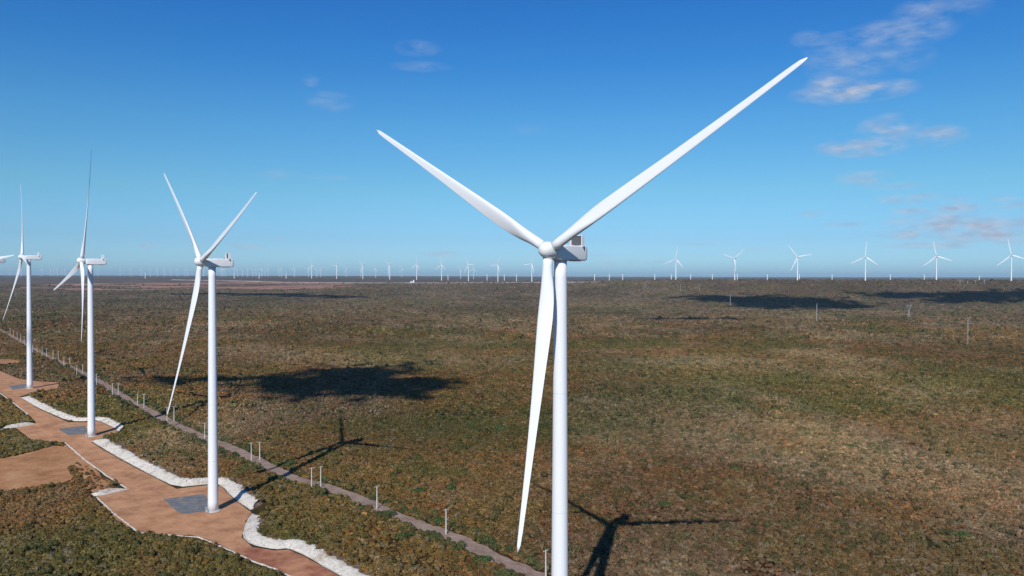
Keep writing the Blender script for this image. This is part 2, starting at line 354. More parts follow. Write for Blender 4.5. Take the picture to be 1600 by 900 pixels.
def ribbon(name, pts, w, h, mat, step, jit=0.0, prof=((-1, 0), (1, 0)), kind='structure', parent=None):
    pts = dens(pts, step, False); n = len(pts); v, f = [], []; m = len(prof)
    for i, (x, y) in enumerate(pts):
        a = pts[max(i-1, 0)]; b = pts[min(i+1, n-1)]; L = hypot(b[0]-a[0], b[1]-a[1]); tx, ty = (b[0]-a[0])/L, (b[1]-a[1])/L
        tp = max(.04, min(1, i/(6 if n > 40 else 4), (n-1-i)/(6 if n > 40 else 4))) if name in ('white_embankment', 'spoil_slope') else 1
        for j, (s, hh) in enumerate(prof):
            s *= tp if s > 0 else 1; hh *= tp
            q = (random.random()-.5)*2*jit
            if len(prof) == 7 and s > 1: q += (fbm(np.array([x/5.]), np.array([y/5.]), 3)[0]-.5)*s*.75
            px = x-ty*(s*w+q); py = y+tx*(s*w+q)
            hj = hh*(1+(random.random()-.5)*.35)
            v.append((px, py, float(zg(px, py))+h+hj))
    for i in range(n-1):
        for j in range(m-1): f.append((i*m+j, (i+1)*m+j, (i+1)*m+j+1, i*m+j+1))
    me = me_from(name, v, f)
    me.polygons.foreach_set('use_smooth', [len(prof) > 2]*len(me.polygons))
    if sum(p.normal.z for p in me.polygons) < 0: me.flip_normals()
    return tag(link(name, me, parent, mat), kind=kind)

k = NM('red_laterite')
g = k.n('ShaderNodeNewGeometry'); sp = k.n('ShaderNodeSeparateXYZ'); k.l(g.outputs['Position'], sp.inputs[0])
mr = k.n('ShaderNodeMapRange'); mr.inputs['From Min'].default_value = 300; mr.inputs['From Max'].default_value = 395; k.l(sp.outputs[1], mr.inputs['Value'])
nn = k.noise(.045, 6, .65); ad = k.n('ShaderNodeMath', operation='MULTIPLY_ADD'); k.l(nn, ad.inputs[0]); ad.inputs[1].default_value = 1.3; k.l(mr.outputs[0], ad.inputs[2])
red = k.ramp(ad.outputs[0], [(.55, (.30, .10, .062)), (1.15, (.48, .245, .125))])
oran = k.ramp(k.noise(.09, 7, .7), [(.32, (.68, .64, .62)), (.5, (1, 1, 1)), (.68, (1.22, 1.26, 1.3))])
mot = k.ramp(k.noise(1.2, 5, .6), [(.3, (.94, .94, .94)), (.7, (1.04, 1.04, 1.04))])
mp = k.n('ShaderNodeMapping'); mp.inputs['Rotation'].default_value = (0, 0, radians(48.5)); k.l(g.outputs['Position'], mp.inputs['Vector'])
wv = k.noise(1.0, 4, .6, vec=mp.outputs[0], stretch=(.012, .3, 1))
trk = k.ramp(wv, [(.3, (.9, .89, .88)), (.7, (1.07, 1.08, 1.09))])
M_ROAD = k.out(k.mix(1, k.mix(1, k.mix(1, red, oran, 'MULTIPLY'), mot, 'MULTIPLY'), trk, 'MULTIPLY'), 1, .15)
k = NM('orange_bare_earth'); M_CLEAR = k.out(k.mix(1, k.ramp(k.noise(.06, 7, .7), [(.3, (.27, .13, .06)), (.5, (.43, .21, .095)), (.7, (.52, .31, .165))]), k.ramp(k.noise(.9, 5), [(.3, (.8, .8, .8)), (.7, (1.1, 1.1, 1.1))]), 'MULTIPLY'), 1, .1)
k = NM('dusty_track_earth'); M_TRACK = k.out(k.mix(1, k.ramp(k.noise(.12, 7, .7), [(.3, (.21, .14, .105)), (.5, (.31, .22, .17)), (.7, (.40, .30, .24))]), k.ramp(k.noise(1.1, 5), [(.3, (.75, .75, .75)), (.7, (1.12, 1.12, 1.12))]), 'MULTIPLY'), 1, .1)
k = NM('grey_crushed_stone'); M_GRAV = k.out(k.mix(1, k.ramp(k.noise(.25, 6, .7), [(.3, (.12, .125, .13)), (.55, (.19, .195, .20)), (.68, (.31, .24, .18))]), k.ramp(k.noise(2.5, 4), [(.3, (.75, .75, .75)), (.7, (1.15, 1.15, 1.15))]), 'MULTIPLY'), 1, .2)
k = NM('white_limestone_spoil'); kf = k.noise(.9, 8, .75); M_WHITE = k.mix(1, k.ramp(kf, [(.3, (.34, .28, .21)), (.44, (.56, .51, .43)), (.6, (.72, .68, .61))]), k.ramp(k.noise(.14, 5, .7), [(.32, (.66, .58, .50)), (.5, (1, 1, 1))]), 'MULTIPLY'); k.bump(kf, .8, .6); M_WHITE = k.out(M_WHITE, 1, .1)
k = NM('brown_spoil'); M_BROWN = k.out(k.ramp(k.noise(.5, 6, .7), [(.3, (.12, .075, .045)), (.55, (.22, .145, .095)), (.75, (.36, .28, .21))]), 1, .1)
k = NM('far_red_soil'); M_FRED = k.out(k.ramp(k.noise(.004, 8, .7, stretch=(1, .35, 1)), [(.35, (.12, .085, .065)), (.45, (.24, .13, .09)), (.55, (.36, .19, .13)), (.66, (.17, .11, .08))]), 1, .1)
k = NM('pale_gravel_road'); M_FROAD = k.out(k.ramp(k.noise(.01, 4), [(.35, (.26, .22, .20)), (.65, (.46, .42, .40))]), 1, .1)

ROADP = ROAD
sheet('bare_strip', soften(STRIP), .07, M_CLEAR, 3.0, 2.2)
sheet('service_road', ROADP, .10, M_ROAD, 4.0, .3)
sheet('bare_clearing', soften(CLEAR), .08, M_CLEAR, 5.0, 2.4)
sheet('bare_patch', soften(CLEAR2), .08, M_CLEAR, 6.0, 2.0)
for gpoly in (GRAV1, GRAV2, GRAV3): sheet('gravel_hardstand', gpoly, .14, M_GRAV, 1.6, .8)
ribbon('dirt_track', TRACK, 4.6, .07, M_TRACK, 4.0, 1.0)
VERGE = dens(TRACK, 6, False)
REDP = [(x, y-260 if y < 5000 else y+150) for x, y in RED1]
sheet('red_field', soften(REDP), 1.5, M_FRED, 60, 35)
sheet('red_field_edge', [(x*1.02+60, y-330) for x, y in soften([(-2577, 4880), (-2100, 4800), (-1500, 4840), (-1250, 4760), (-1600, 4700), (-2200, 4700)])], 1.2, M_FRED, 60, 40)
ribbon('far_road', FARROAD, 1, 0, M_FROAD, 50, 0, ((-22, 0), (-11, 3.6), (0, 3.8), (11, 3.6), (22, 0)))
for e in (EDGE_L, EDGE_L2, EDGE_L3): ribbon('road_kerb', e, .5, .12, M_WHITE, 3, .25, ((-1, 0), (-.3, .22), (.4, .25), (1, 0)))
PROF = ((-.3, 0), (.0, .2), (1.6, .95), (3.0, 1.75), (4.4, 2.4), (5.6, 2.75), (7.0, 2.6))
BACK = ((6.2, 2.6), (9.0, 2.35), (12.0, 1.4), (16.0, .05))
BANKS = [BANK_A, BANK_B, BANK_C, BANK_D[::-1], BANK_E[::-1]]
BSC = [.66, .85, .72, .6, .6]
for b, s in zip(BANKS, BSC):
    bb = soften(b, False, 1)
    ribbon('white_embankment', bb, 1, .05, M_WHITE, 1.3, .35, tuple((p*s, q*s) for p, q in PROF))
    ribbon('spoil_slope', bb, 1, .03, M_BROWN, 2.0, .5, tuple((p*s, q*s) for p, q in BACK))
    ribbon('pad_kerb', bb, .35, .11, M_WHITE, 3, .15, ((-2.2, 0), (-1.2, .16), (-.4, 0)))
def bank_height(x, y):
    h = np.zeros(x.shape); block = np.zeros(x.shape, bool)
    for b, s in zip(BANKS, BSC):
        d, side = dist_line(soften(b, False, 1), x, y); d = d/s
        hh = np.interp(d, [0, 5, 7, 9, 12, 16], [0, 2.6, 2.3, 2.0, 1.1, 0])*s
        h = np.where((side > 0) & (d < 16), np.maximum(h, hh), h)
        block |= (side > 0) & (d < 5.2+3.2*fbm(x/4, y/4, 2)) | (side <= 0) & (d < 3)
    return h, block

# ---------------- scrub ----------------
def leaf_bush(name, seed, n, size, lobes, twig=0):
    r = random.Random(seed); v, f, sh = [], [], []
    L = [(r.uniform(-.32, .32), r.uniform(-.32, .32), r.uniform(.12, .34), r.uniform(.22, .36)) for _ in range(lobes)]
    for i in range(n):
        lx, ly, lz, lr = L[i % lobes]
        th = r.uniform(0, 2*pi); u_ = r.uniform(-.1, 1); rr = lr*r.uniform(.86, 1.06); s_ = sqrt(max(0, 1-u_*u_))
        nrm = Vector((s_*cos(th), s_*sin(th), u_)); p = Vector((lx, ly, lz))+nrm*rr*(Vector((1, 1, .85)).z)
        if p.z < .02: p.z = .02+r.random()*.05
        nn_ = (nrm+Vector((r.uniform(-.45, .45), r.uniform(-.45, .45), r.uniform(-.3, .45)))).normalized()
        t = nn_.cross(Vector((r.uniform(-1, 1), r.uniform(-1, 1), r.uniform(-1, 1)))).normalized(); b = nn_.cross(t)
        a = size*r.uniform(.6, 1.35); c_ = a*r.uniform(.5, .9); k0 = len(v)
        v += [p-t*a, p+b*c_, p+t*a, p-b*c_]; f.append((k0, k0+1, k0+2, k0+3)); q = r.uniform(.7, 1.3); sh += [q]*4
    for i in range(twig):
        lx, ly, lz, lr = L[i % lobes]; th = r.uniform(0, 2*pi); top = Vector((lx+lr*cos(th)*.9, ly+lr*sin(th)*.9, lz+lr*r.uniform(.7, 1.35)))
        w = Vector((.008, .008, 0)); k0 = len(v); v += [Vector((lx, ly, .0))-w, Vector((lx, ly, 0))+w, top+w*.5, top-w*.5]; f.append((k0, k0+1, k0+2, k0+3)); sh += [2.4]*4
    me = me_from(name, v, f); a_ = me.attributes.new('leafval', 'FLOAT', 'POINT'); a_.data.foreach_set('value', sh)
    return me
k = NM('scrub_leaves')
ti = k.n('ShaderNodeAttribute', attribute_name='tint', attribute_type='INSTANCER'); lv = k.n('ShaderNodeAttribute', attribute_name='leafval')
cmb = k.n('ShaderNodeVectorMath', operation='SCALE'); k.l(ti.outputs['Color'], cmb.inputs[0]); k.l(lv.outputs['Fac'], cmb.inputs['Scale'])
M_LEAF = k.out(cmb.outputs[0], .9, .06)
VEG = bpy.data.collections.new('scrub_kinds')      # sources for the ground cover, not linked to the scene
def src(name, me):
    o = bpy.data.objects.new(name, me); me.materials.append(M_LEAF); VEG.objects.link(o)
for i in range(6): src('a_low_bush_%d' % i, leaf_bush('low_bush', 10+i, 210, .085, 3+i % 3, 12 if i % 2 else 3))
for i in range(4): src('b_small_bush_%d' % i, leaf_bush('small_bush', 40+i, 56, .16, 3))
def scatter(y0, y1, sp, smin, smax, kinds, seed, wide=.72):
    r = np.random.RandomState(seed)
    xs = np.arange(-wide*y1-60, wide*y1+60, sp); ys = np.arange(y0, y1, sp)
    A, B = np.meshgrid(xs, ys); A = A.ravel()+(r.rand(A.size)-.5)*sp*.95; B = B.ravel()+(r.rand(B.size)-.5)*sp*.95
    m = np.abs(A) < wide*B+50; A, B = A[m], B[m]
    m = (B >= y0) & (B < y1); A, B = A[m], B[m]
    keep = ~inside(ROADP, A, B) & ~inside(CLEAR, A, B) & ~inside(CLEAR2, A, B)
    dt, _ = dist_line(TRACK, A, B); nz_ = fbm(A/7, B/7, 3)
    keep &= dt > 2.9+3.4*nz_
    dr_, _ = dist_line(ROADP+[ROADP[0]], A, B); keep &= dr_ > 1.1+1.6*nz_
    bh, bl = bank_height(A, B); keep &= ~bl
    dens_ = fbm(A/16+5, B/22+8, 3); keep &= dens_+r.rand(A.size)*.35 > .38
    keep &= ~((bh > .9) & (r.rand(A.size) < .72)); keep &= ~(inside(STRIP, A, B) & (r.rand(A.size) < .8)) & ~(inside(REDP, A, B) & (fbm(A/420+3, B/160+6, 4) > .43))
    if y0 > 3000: dq, _ = dist_line(FARROAD, A, B); keep &= dq > 70
    for e in (EDGE_L, EDGE_L2, EDGE_L3): de, _ = dist_line(e, A, B); keep &= de > 2.6
    A, B, bh, dt = A[keep], B[keep], bh[keep], dt[keep]
    z = zg(A, B)+bh-.06
    t = tint(A, B); n = len(A)
    pick = np.array(kinds)[r.randint(0, len(kinds), n)]
    lum = np.exp(r.randn(n)*.23); hue = r.rand(n)
    t = t*lum[:, None]
    t = np.where((hue < .07)[:, None], t*np.array([1.18, .88, .8]), t)
    t = np.where((hue > .95)[:, None], t*.45+np.array([.04, .055, .02])*.55, t)
    t = np.where(((hue > .84) & (hue < .93))[:, None], t*.6+np.array([.24, .21, .16])*.38, t)
    near_t = (np.exp(-((dt-7)/4.5)**2) > r.rand(n)*1.9) & (B < 900)
    t = np.where(near_t[:, None], np.array([.070, .082, .030])*np.exp(r.randn(n)*.2)[:, None], t)
    s = smin+(smax-smin)*r.rand(n)**1.8; s = np.where(hue > .965, s*1.75, s); s = s*(.8+.4*fbm(A/25+2, B/25+3, 2))
    sz = s*(.75+.45*r.rand(n))
    return A, B, z, np.clip(t, .012, .6), pick, s, sz, r.rand(n)*6.28
parts_ = [scatter(235, 620, 1.5, 1.5, 3.5, range(6), 1), scatter(620, 1400, 2.5, 2.4, 4.8, range(6, 10), 2), scatter(1400, 3600, 5.8, 4.6, 8.8, range(6, 10), 3), scatter(3600, 5200, 12, 6, 10.5, range(6, 10), 4)]
A, B, Zp, T_, PK, SX, SZ, RZv = [np.concatenate([p[i] for p in parts_]) for i in range(8)]
print('scrub plants', len(A))
sme = bpy.data.meshes.new('scrub'); sme.vertices.add(len(A)); sme.vertices.foreach_set('co', np.stack([A, B, Zp], -1).ravel())
a_ = sme.attributes.new('tint', 'FLOAT_COLOR', 'POINT'); a_.data.foreach_set('color', np.concatenate([T_, np.ones((len(A), 1))], -1).ravel().astype(np.float32))
a_ = sme.attributes.new('pick', 'INT', 'POINT'); a_.data.foreach_set('value', PK.astype(np.int32))
a_ = sme.attributes.new('scl', 'FLOAT_VECTOR', 'POINT'); a_.data.foreach_set('vector', np.stack([SX, SX, SZ], -1).ravel().astype(np.float32))
a_ = sme.attributes.new('rot', 'FLOAT_VECTOR', 'POINT'); a_.data.foreach_set('vector', np.stack([RZv*0, RZv*0, RZv], -1).ravel().astype(np.float32))
scrub = link('scrub', sme); tag(scrub, 'low brown and olive scrub covering the whole plain', 'scrub', kind='stuff')
ng = bpy.data.node_groups.new('scrub_scatter', 'GeometryNodeTree')
ng.interface.new_socket('Geometry', in_out='INPUT', socket_type='NodeSocketGeometry'); ng.interface.new_socket('Geometry', in_out='OUTPUT', socket_type='NodeSocketGeometry')
gi = ng.nodes.new('NodeGroupInput'); go = ng.nodes.new('NodeGroupOutput'); ip = ng.nodes.new('GeometryNodeInstanceOnPoints'); ci = ng.nodes.new('GeometryNodeCollectionInfo')
ci.inputs['Collection'].default_value = VEG; ci.inputs['Separate Children'].default_value = True; ci.inputs['Reset Children'].default_value = True
def nattr(name, typ):
    n = ng.nodes.new('GeometryNodeInputNamedAttribute'); n.data_type = typ; n.inputs['Name'].default_value = name; return n.outputs['Attribute']
ng.links.new(gi.outputs[0], ip.inputs['Points']); ng.links.new(ci.outputs[0], ip.inputs['Instance']); ip.inputs['Pick Instance'].default_value = True
ng.links.new(nattr('pick', 'INT'), ip.inputs['Instance Index']); ng.links.new(nattr('scl', 'FLOAT_VECTOR'), ip.inputs['Scale']); ng.links.new(nattr('rot', 'FLOAT_VECTOR'), ip.inputs['Rotation'])
ng.links.new(ip.outputs[0], go.inputs[0])
md = scrub.modifiers.new('scatter', 'NODES'); md.node_group = ng
k = NM('dark_green_leaves'); lv = k.n('ShaderNodeAttribute', attribute_name='leafval'); cmb = k.n('ShaderNodeVectorMath', operation='SCALE'); cmb.inputs[0].default_value = (.065, .098, .03); k.l(lv.outputs['Fac'], cmb.inputs['Scale']); M_GREEN = k.out(cmb.outputs[0], .85, .08)
gb = [leaf_bush('green_bush', 80+i, 420, .055, 8, 8) for i in range(3)]
for m_ in gb: m_.materials.append(M_GREEN)
for i, (x, y) in enumerate(BUSHES):
    o = link('green_bush', gb[i % 3], None, None, (x, y, float(zg(x, y))-.1)); s = random.uniform(5.0, 7.2); o.scale = (s*1.25, s, s*.72); o.rotation_euler = (0, 0, random.uniform(0, 6))
    tag(o, 'dark green bush standing out larger and greener than the brown scrub around it', 'bush', 'dark green bushes in the scrub')

# ---------------- wind turbines ----------------
H, R, OV = 119.0, 75.0, 5.2
TILT = radians(6)
NL = Vector((0, -cos(TILT), sin(TILT))); UL = Vector((0, sin(TILT), cos(TILT))); SL = Vector((1, 0, 0))
def blade_mesh(nr=44, nc=28, fat=1.0):
    v, f = [], []; r0 = 1.7
    for j in range(nr+1):
        t = j/nr; r = r0+(R-r0)*(t**.92)
        ch = np.interp(r, [0, 3, 6, 10, 14, 18, 24, 32, 42, 54, 64, 70, 73, 74.3, 74.8, 75], [2.55, 2.55, 2.75, 3.45, 4.0, 4.15, 3.85, 3.3, 2.65, 2.0, 1.55, 1.3, 1.08, .86, .6, .22])
        bl = float(S((r-3)/12.)); th = float(np.interp(r, [0, 15, 25, 40, 75], [1., .36, .28, .22, .17]))
        tw = radians(float(np.interp(r, [0, 8, 15, 30, 50, 75], [17, 16, 12, 6, 2, 0])))+radians(2)
        ch = ch*fat; le = 1.275*fat*(1-bl)+ch*.33*bl
        pre = r*tan(radians(1.5))+2.5*(r/R)**2
        for i in range(nc):
            a = 2*pi*i/nc
            cx, cy = cos(a), sin(a)
            X0 = le-ch*(1-cx)/2; Y0 = 1.275*fat*cy
            u_ = (1-cx)/2; yt = 5*th*(.2969*sqrt(max(u_, 0))-.126*u_-.3516*u_**2+.2843*u_**3-.1036*u_**4)*ch
            cam_ = .02*ch*4*u_*(1-u_)
            Ya = (yt if cy >= 0 else -yt*.8)+cam_+.02*ch*0
            Yv = Y0*(1-bl)+Ya*bl
            xx = X0*cos(tw)+Yv*sin(tw); yy = -X0*sin(tw)+Yv*cos(tw)     # leading edge turned towards the wind (-Y)
            v.append((xx, yy-pre, r))
    for j in range(nr):
        for i in range(nc): f.append((j*nc+i, j*nc+(i+1) % nc, (j+1)*nc+(i+1) % nc, (j+1)*nc+i))
    f.append(tuple(range(nc))[::-1]); f.append(tuple(nr*nc+i for i in range(nc)))
    me = me_from('blade', v, f, True); me.materials.append(M_BLADE); return me
def hub_mesh():
    # spinner nose towards -Y, origin at hub centre; rotated with the tilt by its object
    prof = [(.02, -3.05), (.72, -2.93), (1.3, -2.62), (1.76, -2.1), (2.08, -1.3), (2.22, -.4), (2.22, .5), (2.14, 1.3), (2.0, 1.85), (1.8, 2.0)]
    v, f = lathe(prof, 48, 'Y'); me = me_from('hub', v, f, True); bm = bmesh.new(); bm.from_mesh(me)
    me2 = bm_me('hub', bm, True); me2.materials.append(M_NAC); return me2
def collar_mesh():
    v, f = lathe([(1.34, 1.1), (1.34, 2.35), (1.30, 2.35), (1.30, 2.42)], 32); me = me_from('root_collar', v, f); me.materials.append(M_SEAM); return me
def tower_mesh(top=116.6, r1=1.65, r0=2.42):
    prof = []; n = 26
    for i in range(n+1):
        h = top*i/n; prof.append((r0+(r1-r0)*h/116.6, h))
    v, f = lathe(prof, 64); me = me_from('tower', v, f, True); me.materials.append(M_TOWER)
    me.polygons[len(f)-1].use_smooth = False; me.polygons[len(f)-2].use_smooth = False; return me
def ring_mesh(h):
    r = 2.42+(1.65-2.42)*h/116.6+.02; v, f = lathe([(r-.05, h-.09), (r, h-.07), (r, h+.07), (r-.05, h+.09)], 64, cap=False); me = me_from('flange_seam', v, f, True); me.materials.append(M_FLANGE); return me
def foundation_mesh():
    v, f = lathe([(3.5, -.3), (3.4, .28), (3.0, .34), (2.3, .36)], 40); me = me_from('foundation', v, f); me.materials.append(M_CONC); return me
def nacelle_mesh():
    secs = [(-3.3, 1.55, -1.75, 1.05, .8), (-2.7, 1.9, -2.25, 1.3, .6), (-1.6, 2.05, -2.5, 1.42, .45), (2, 2.1, -2.55, 1.45, .4), (8.6, 2.1, -2.5, 1.45, .4), (9.4, 2.05, -2.35, 1.4, .5), (9.85, 1.8, -1.9, 1.15, .6)]
    v, f = [], []; q = 6
    for (y, hw, zb, zt, rad) in secs:
        for (sx, cz, a0) in ((1, zt, 0), (-1, zt, 90), (-1, zb, 180), (1, zb, 270)):
            for i in range(q):
                a = radians(a0+90*i/(q-1)); cx0 = sx*(hw-rad); cz0 = cz-rad if cz == zt else cz+rad
                v.append((cx0+rad*cos(a), y, cz0+rad*sin(a)))
    m = 4*q
    for j in range(len(secs)-1):
        for i in range(m): f.append((j*m+i, (j+1)*m+i, (j+1)*m+(i+1) % m, j*m+(i+1) % m))
    f.append(tuple(range(m))); f.append(tuple((len(secs)-1)*m+i for i in range(m))[::-1])
    bm = bmesh.new(); me = me_from('nacelle', v, f); bm.from_mesh(me); bmesh.ops.recalc_face_normals(bm, faces=bm.faces)
    bm2 = bm_me('nacelle', bm); bm2.polygons.foreach_set('use_smooth', [True]*len(bm2.polygons))
    bm2.set_sharp_from_angle(angle=radians(35)); bm2.materials.append(M_NAC); return bm2
def simple(name, mat, fn, smooth=False):
    bm = bmesh.new(); fn(bm); me = bm_me(name, bm, smooth); me.materials.append(mat); return me
ME = dict(blade=blade_mesh(), hub=hub_mesh(), collar=collar_mesh(), tower=tower_mesh(), foundation=foundation_mesh(), nacelle=nacelle_mesh())
ME['blade_far'] = blade_mesh(20, 12, 1.45); ME['tower_far'] = tower_mesh(116.6, 2.2, 3.0)
rings = [ring_mesh(h) for h in (24, 51, 82)]
def cooler_frame(bm):
    box(bm, (1.85, 7.6, 2.85), (.22, 1.15, 2.9), .05); box(bm, (-1.85, 7.6, 2.85), (.22, 1.15, 2.9), .05)
    box(bm, (0, 7.75, 4.22), (3.48, .75, .16), .04); box(bm, (0, 7.9, 1.52), (3.48, .5, .2), .04)
ME['cooler'] = simple('cooler', M_NAC, cooler_frame)
def radiator(bm):
    box(bm, (0, 7.7, 2.87), (3.46, .22, 2.48))
    for i in range(7): box(bm, (-1.5+i*.5, 7.56, 2.87), (.05, .08, 2.46))
ME['radiator'] = simple('radiator', M_DARK, radiator)
def vent(bm):
    for s in (1,):
        x0, x1 = 2.06, 2.13; tri = [(7.1, 1.15), (8.25, 1.35), (8.25, -.1)]
        a = [bm.verts.new((x0, y, z)) for y, z in tri]; b = [bm.verts.new((x1, y, z)) for y, z in tri]
        bm.faces.new(a); bm.faces.new(b[::-1])
        for i in range(3): bm.faces.new((a[i], b[i], b[(i+1) % 3], a[(i+1) % 3]))
ME['vent'] = simple('side_vent', M_VENT, vent)
def mast(bm):
    bar(bm, (-1.2, 8.3, 1.3), (-1.2, 8.3, 5.2), .05, .03); box(bm, (-1.2, 8.3, 5.2), (.5, .06, .06))
ME['mast'] = simple('wind_vane_mast', M_SEAM, mast)
ME['lamp'] = simple('warning_lamp', M_REDP, lambda bm: bar(bm, (0, 5.8, 1.4), (0, 5.8, 1.85), .16, .13, 12))
ME['hatch'] = simple('roof_hatch', M_NAC, lambda bm: (box(bm, (0, 1.5, 1.5), (1.3, 1.6, .16), .04), box(bm, (0, 4.4, 1.5), (1.6, 1.2, .14), .04)))
ME['underplate'] = simple('bottom_hatch', M_SEAM, lambda bm: box(bm, (0, 6.6, -2.56), (2.2, 2.6, .16), .03))
ME['yaw'] = simple('yaw_collar', M_SEAM, lambda bm: bar(bm, (0, 0, -2.75), (0, 0, -2.3), 1.75, 1.75, 48))
ME['neck'] = simple('rotor_neck', M_DARK, lambda bm: bar(bm, (0, -3.6, -.1), (0, -2.9, -.17), 1.5, 1.5, 32), True)
def door_fn(bm): box(bm, (0, -2.44, 2.9), (1.0, .14, 2.3), .05)
ME['door'] = simple('door', M_SEAM, door_fn)
def steps_fn(bm):
    for i in range(7): box(bm, (1.0+i*.3, -3.0, 1.62-i*.25), (.3, 1.0, .05))
    box(bm, (0, -3.0, 1.65), (1.6, 1.1, .06)); 
    for x in (-.75, .75, 2.8): bar(bm, (x, -3.5, 0 if x < 2 else -.1), (x, -3.5, 2.7 if x < 2 else 1.1), .03)
    bar(bm, (-.75, -3.5, 2.7), (.75, -3.5, 2.7), .03); bar(bm, (.75, -3.5, 2.7), (2.8, -3.5, 1.1), .03)
ME['steps'] = simple('entrance_steps', M_LATT, steps_fn)

def make_turbine(x, y, yaw, az0, label, group, detail=2, dz=0.0):
    root = empty('wind_turbine', (x, y, float(zg(x, y))+dz+(.1 if detail == 2 else 0)), radians(yaw))
    tag(root, label, 'wind turbine', group)
    hc = Vector((0, -OV, H))
    def ch(name, key, par=None, loc=None):
        o = bpy.data.objects.new(name, ME[key] if isinstance(key, str) else key); COL.objects.link(o); o.parent = par or root
        if loc is not None: o.location = loc
        return o
    tw = ch('tower', 'tower_far' if detail == 1 else 'tower'); nac = ch('nacelle', 'nacelle', loc=(0, 0, H)); hub = ch('hub', 'hub', loc=hc); hub.rotation_euler = (-TILT, 0, 0)
    if detail == 2:
        for r_ in rings: ch('flange_seam', r_, tw)
        d_ = ch('door', 'door', tw); ch('foundation', 'foundation'); st = ch('entrance_steps', 'steps')
        for o in (d_, st): o.rotation_euler = (0, 0, radians(-60-yaw))
        cl = ch('cooler', 'cooler', nac); ch('radiator', 'radiator', nac); ch('side_vent', 'vent', nac); ch('wind_vane_mast', 'mast', nac)
        ch('warning_lamp', 'lamp', nac); ch('roof_hatch', 'hatch', nac); ch('bottom_hatch', 'underplate', nac); ch('yaw_collar', 'yaw', nac); ch('rotor_neck', 'neck', nac)
    elif detail == 1:
        ch('cooler', 'cooler', nac); ch('radiator', 'radiator', nac)
    for q in range(3):
        a = radians(az0+120*q)
        bx = SL*sin(a)-UL*cos(a); bz = SL*cos(a)+UL*sin(a); by = bz.cross(bx)
        m = Matrix((bx, by, bz)).transposed().to_4x4(); m.translation = hc
        b = ch('blade', 'blade_far' if detail == 1 else 'blade'); b.matrix_local = m
        if detail == 2: ch('root_collar', 'collar', b)
    return root
G_NEAR = 'wind turbines along the red service road'
YAW0 = -52.0
# near row (tower foot positions)
make_turbine(12.6, 205.5, YAW0+13.0, 149.8, 'largest and nearest white wind turbine, its foot below the picture', G_NEAR)
make_turbine(-142.8, 376.1, YAW0+2.2, 140.7, 'white wind turbine on the big orange pad, second nearest, blades in a Y', G_NEAR)
make_turbine(-286.1, 535.9, YAW0+.2, 76.5, 'white turbine by the second grey gravel patch, one blade straight up, two hanging', G_NEAR)
make_turbine(-437.4, 715.1, YAW0+.7, 113.1, 'white wind turbine beside the small sandy pad near the left edge', G_NEAR)
make_turbine(-576.0, 880.0, YAW0+15, 3, 'white wind turbine cut off by the left edge of the picture', G_NEAR)
G_MID = 'wind turbines standing along the far ridge'
def put(px, D): return ((px-800)/1233.9*D, D)
ORD = ['rightmost', 'second from the right', 'third from the right', 'fourth from the right', 'fifth from the right', 'sixth from the right']
mid = [(1580, 101), (1463, 101), (1352, 86), (1246, 128), (1148, 40), (1056, 80)]
for i, (px, a) in enumerate(mid):
    x, y = put(px, float(np.interp((px-800)/1233.9, RU, RD))+30)
    make_turbine(x, y, -42 if i < 4 else -46, a, 'small white turbine on the ridge, %s of six past the big tower' % ORD[i], G_MID, 1)
mid2 = [(831, 65, 'just left of the nearest turbine hub'), (778, 65, 'second left of the nearest turbine hub'), (732, 120, 'overlapping a fainter one behind'), (690, 90, 'one blade straight up, right of the shed'),
        (651, 88, 'directly behind the white shed'), (609, 30, 'blades in a Y, second left of the white shed'), (567, 30, 'blades in a Y, third left of the white shed'), (526, 60, 'fourth left of the shed'), (487, 107, 'leftmost of the larger ones')]
for px, a, w in mid2:
    x, y = put(px, float(np.interp((px-800)/1233.9, RU, RD))+30)
    make_turbine(x, y, -50, a, 'small white turbine, '+w, G_MID, 1)
make_turbine(*put(740, 9000), -46, 90, 'faint white wind turbine just behind and right of a nearer one', G_MID, 0)
make_turbine(*put(720, 9300), -46, 30, 'faint white wind turbine just behind and left of a nearer one', G_MID, 0)
G_TINY = 'tiny wind turbines along the left horizon'
for px in (16, 33, 66, 79, 84, 90, 97, 102, 153, 188, 205, 221, 235, 246, 257, 267, 277, 289, 293, 318, 346, 348.5, 352, 366.5, 371, 379, 387, 395, 400, 409, 414, 419, 436, 440, 460, 482, 495, 501, 541, 564, 587, 607, 628):
    x, y = put(px, random.uniform(10800, 13500) if px < 470 else random.uniform(9800, 11500))
    make_turbine(x, y, -50+random.uniform(-12, 12), random.uniform(0, 120), 'tiny faint white wind turbine on the left horizon', G_TINY, 0)
# half-built towers beyond the ridge
def bare(px, D, ztop):
    x, y = put(px, D); z = float(zg(x, y)); h = ztop-z
    me = tower_mesh(h, 2.3, 2.6); o = link('turbine_tower', me, None, None, (x, y, z))
    top_ = simple('top_flange', M_SEAM, lambda bm: bar(bm, (0, 0, h), (0, 0, h+.8), 2.3, 2.3, 24)); link('top_flange', top_, o)
    return o
for px in (700, 761, 788, 807, 929, 952, 973, 1023, 1049, 1079, 1113, 1152, 1199, 1249, 1300, 1391, 1444, 1530):
    zt = 128 if px < 1500 else 119
    if px < 830: D = 6800; zt = 128
    else: D = 5600
    tag(bare(px, D, zt), 'bare white tower stub without rotor poking above the far ridge' if px > 830 else 'bare white tower stub between the far turbines left of the big tower', 'tower', 'unfinished turbine towers on the horizon' if px > 830 else 'unfinished turbine towers left of the big tower')
for px in (227, 366, 405, 447): tag(bare(px, 6900, 137), 'bare white tower stub standing before the dark far plain at the left', 'tower', 'unfinished turbine towers on the left plain')

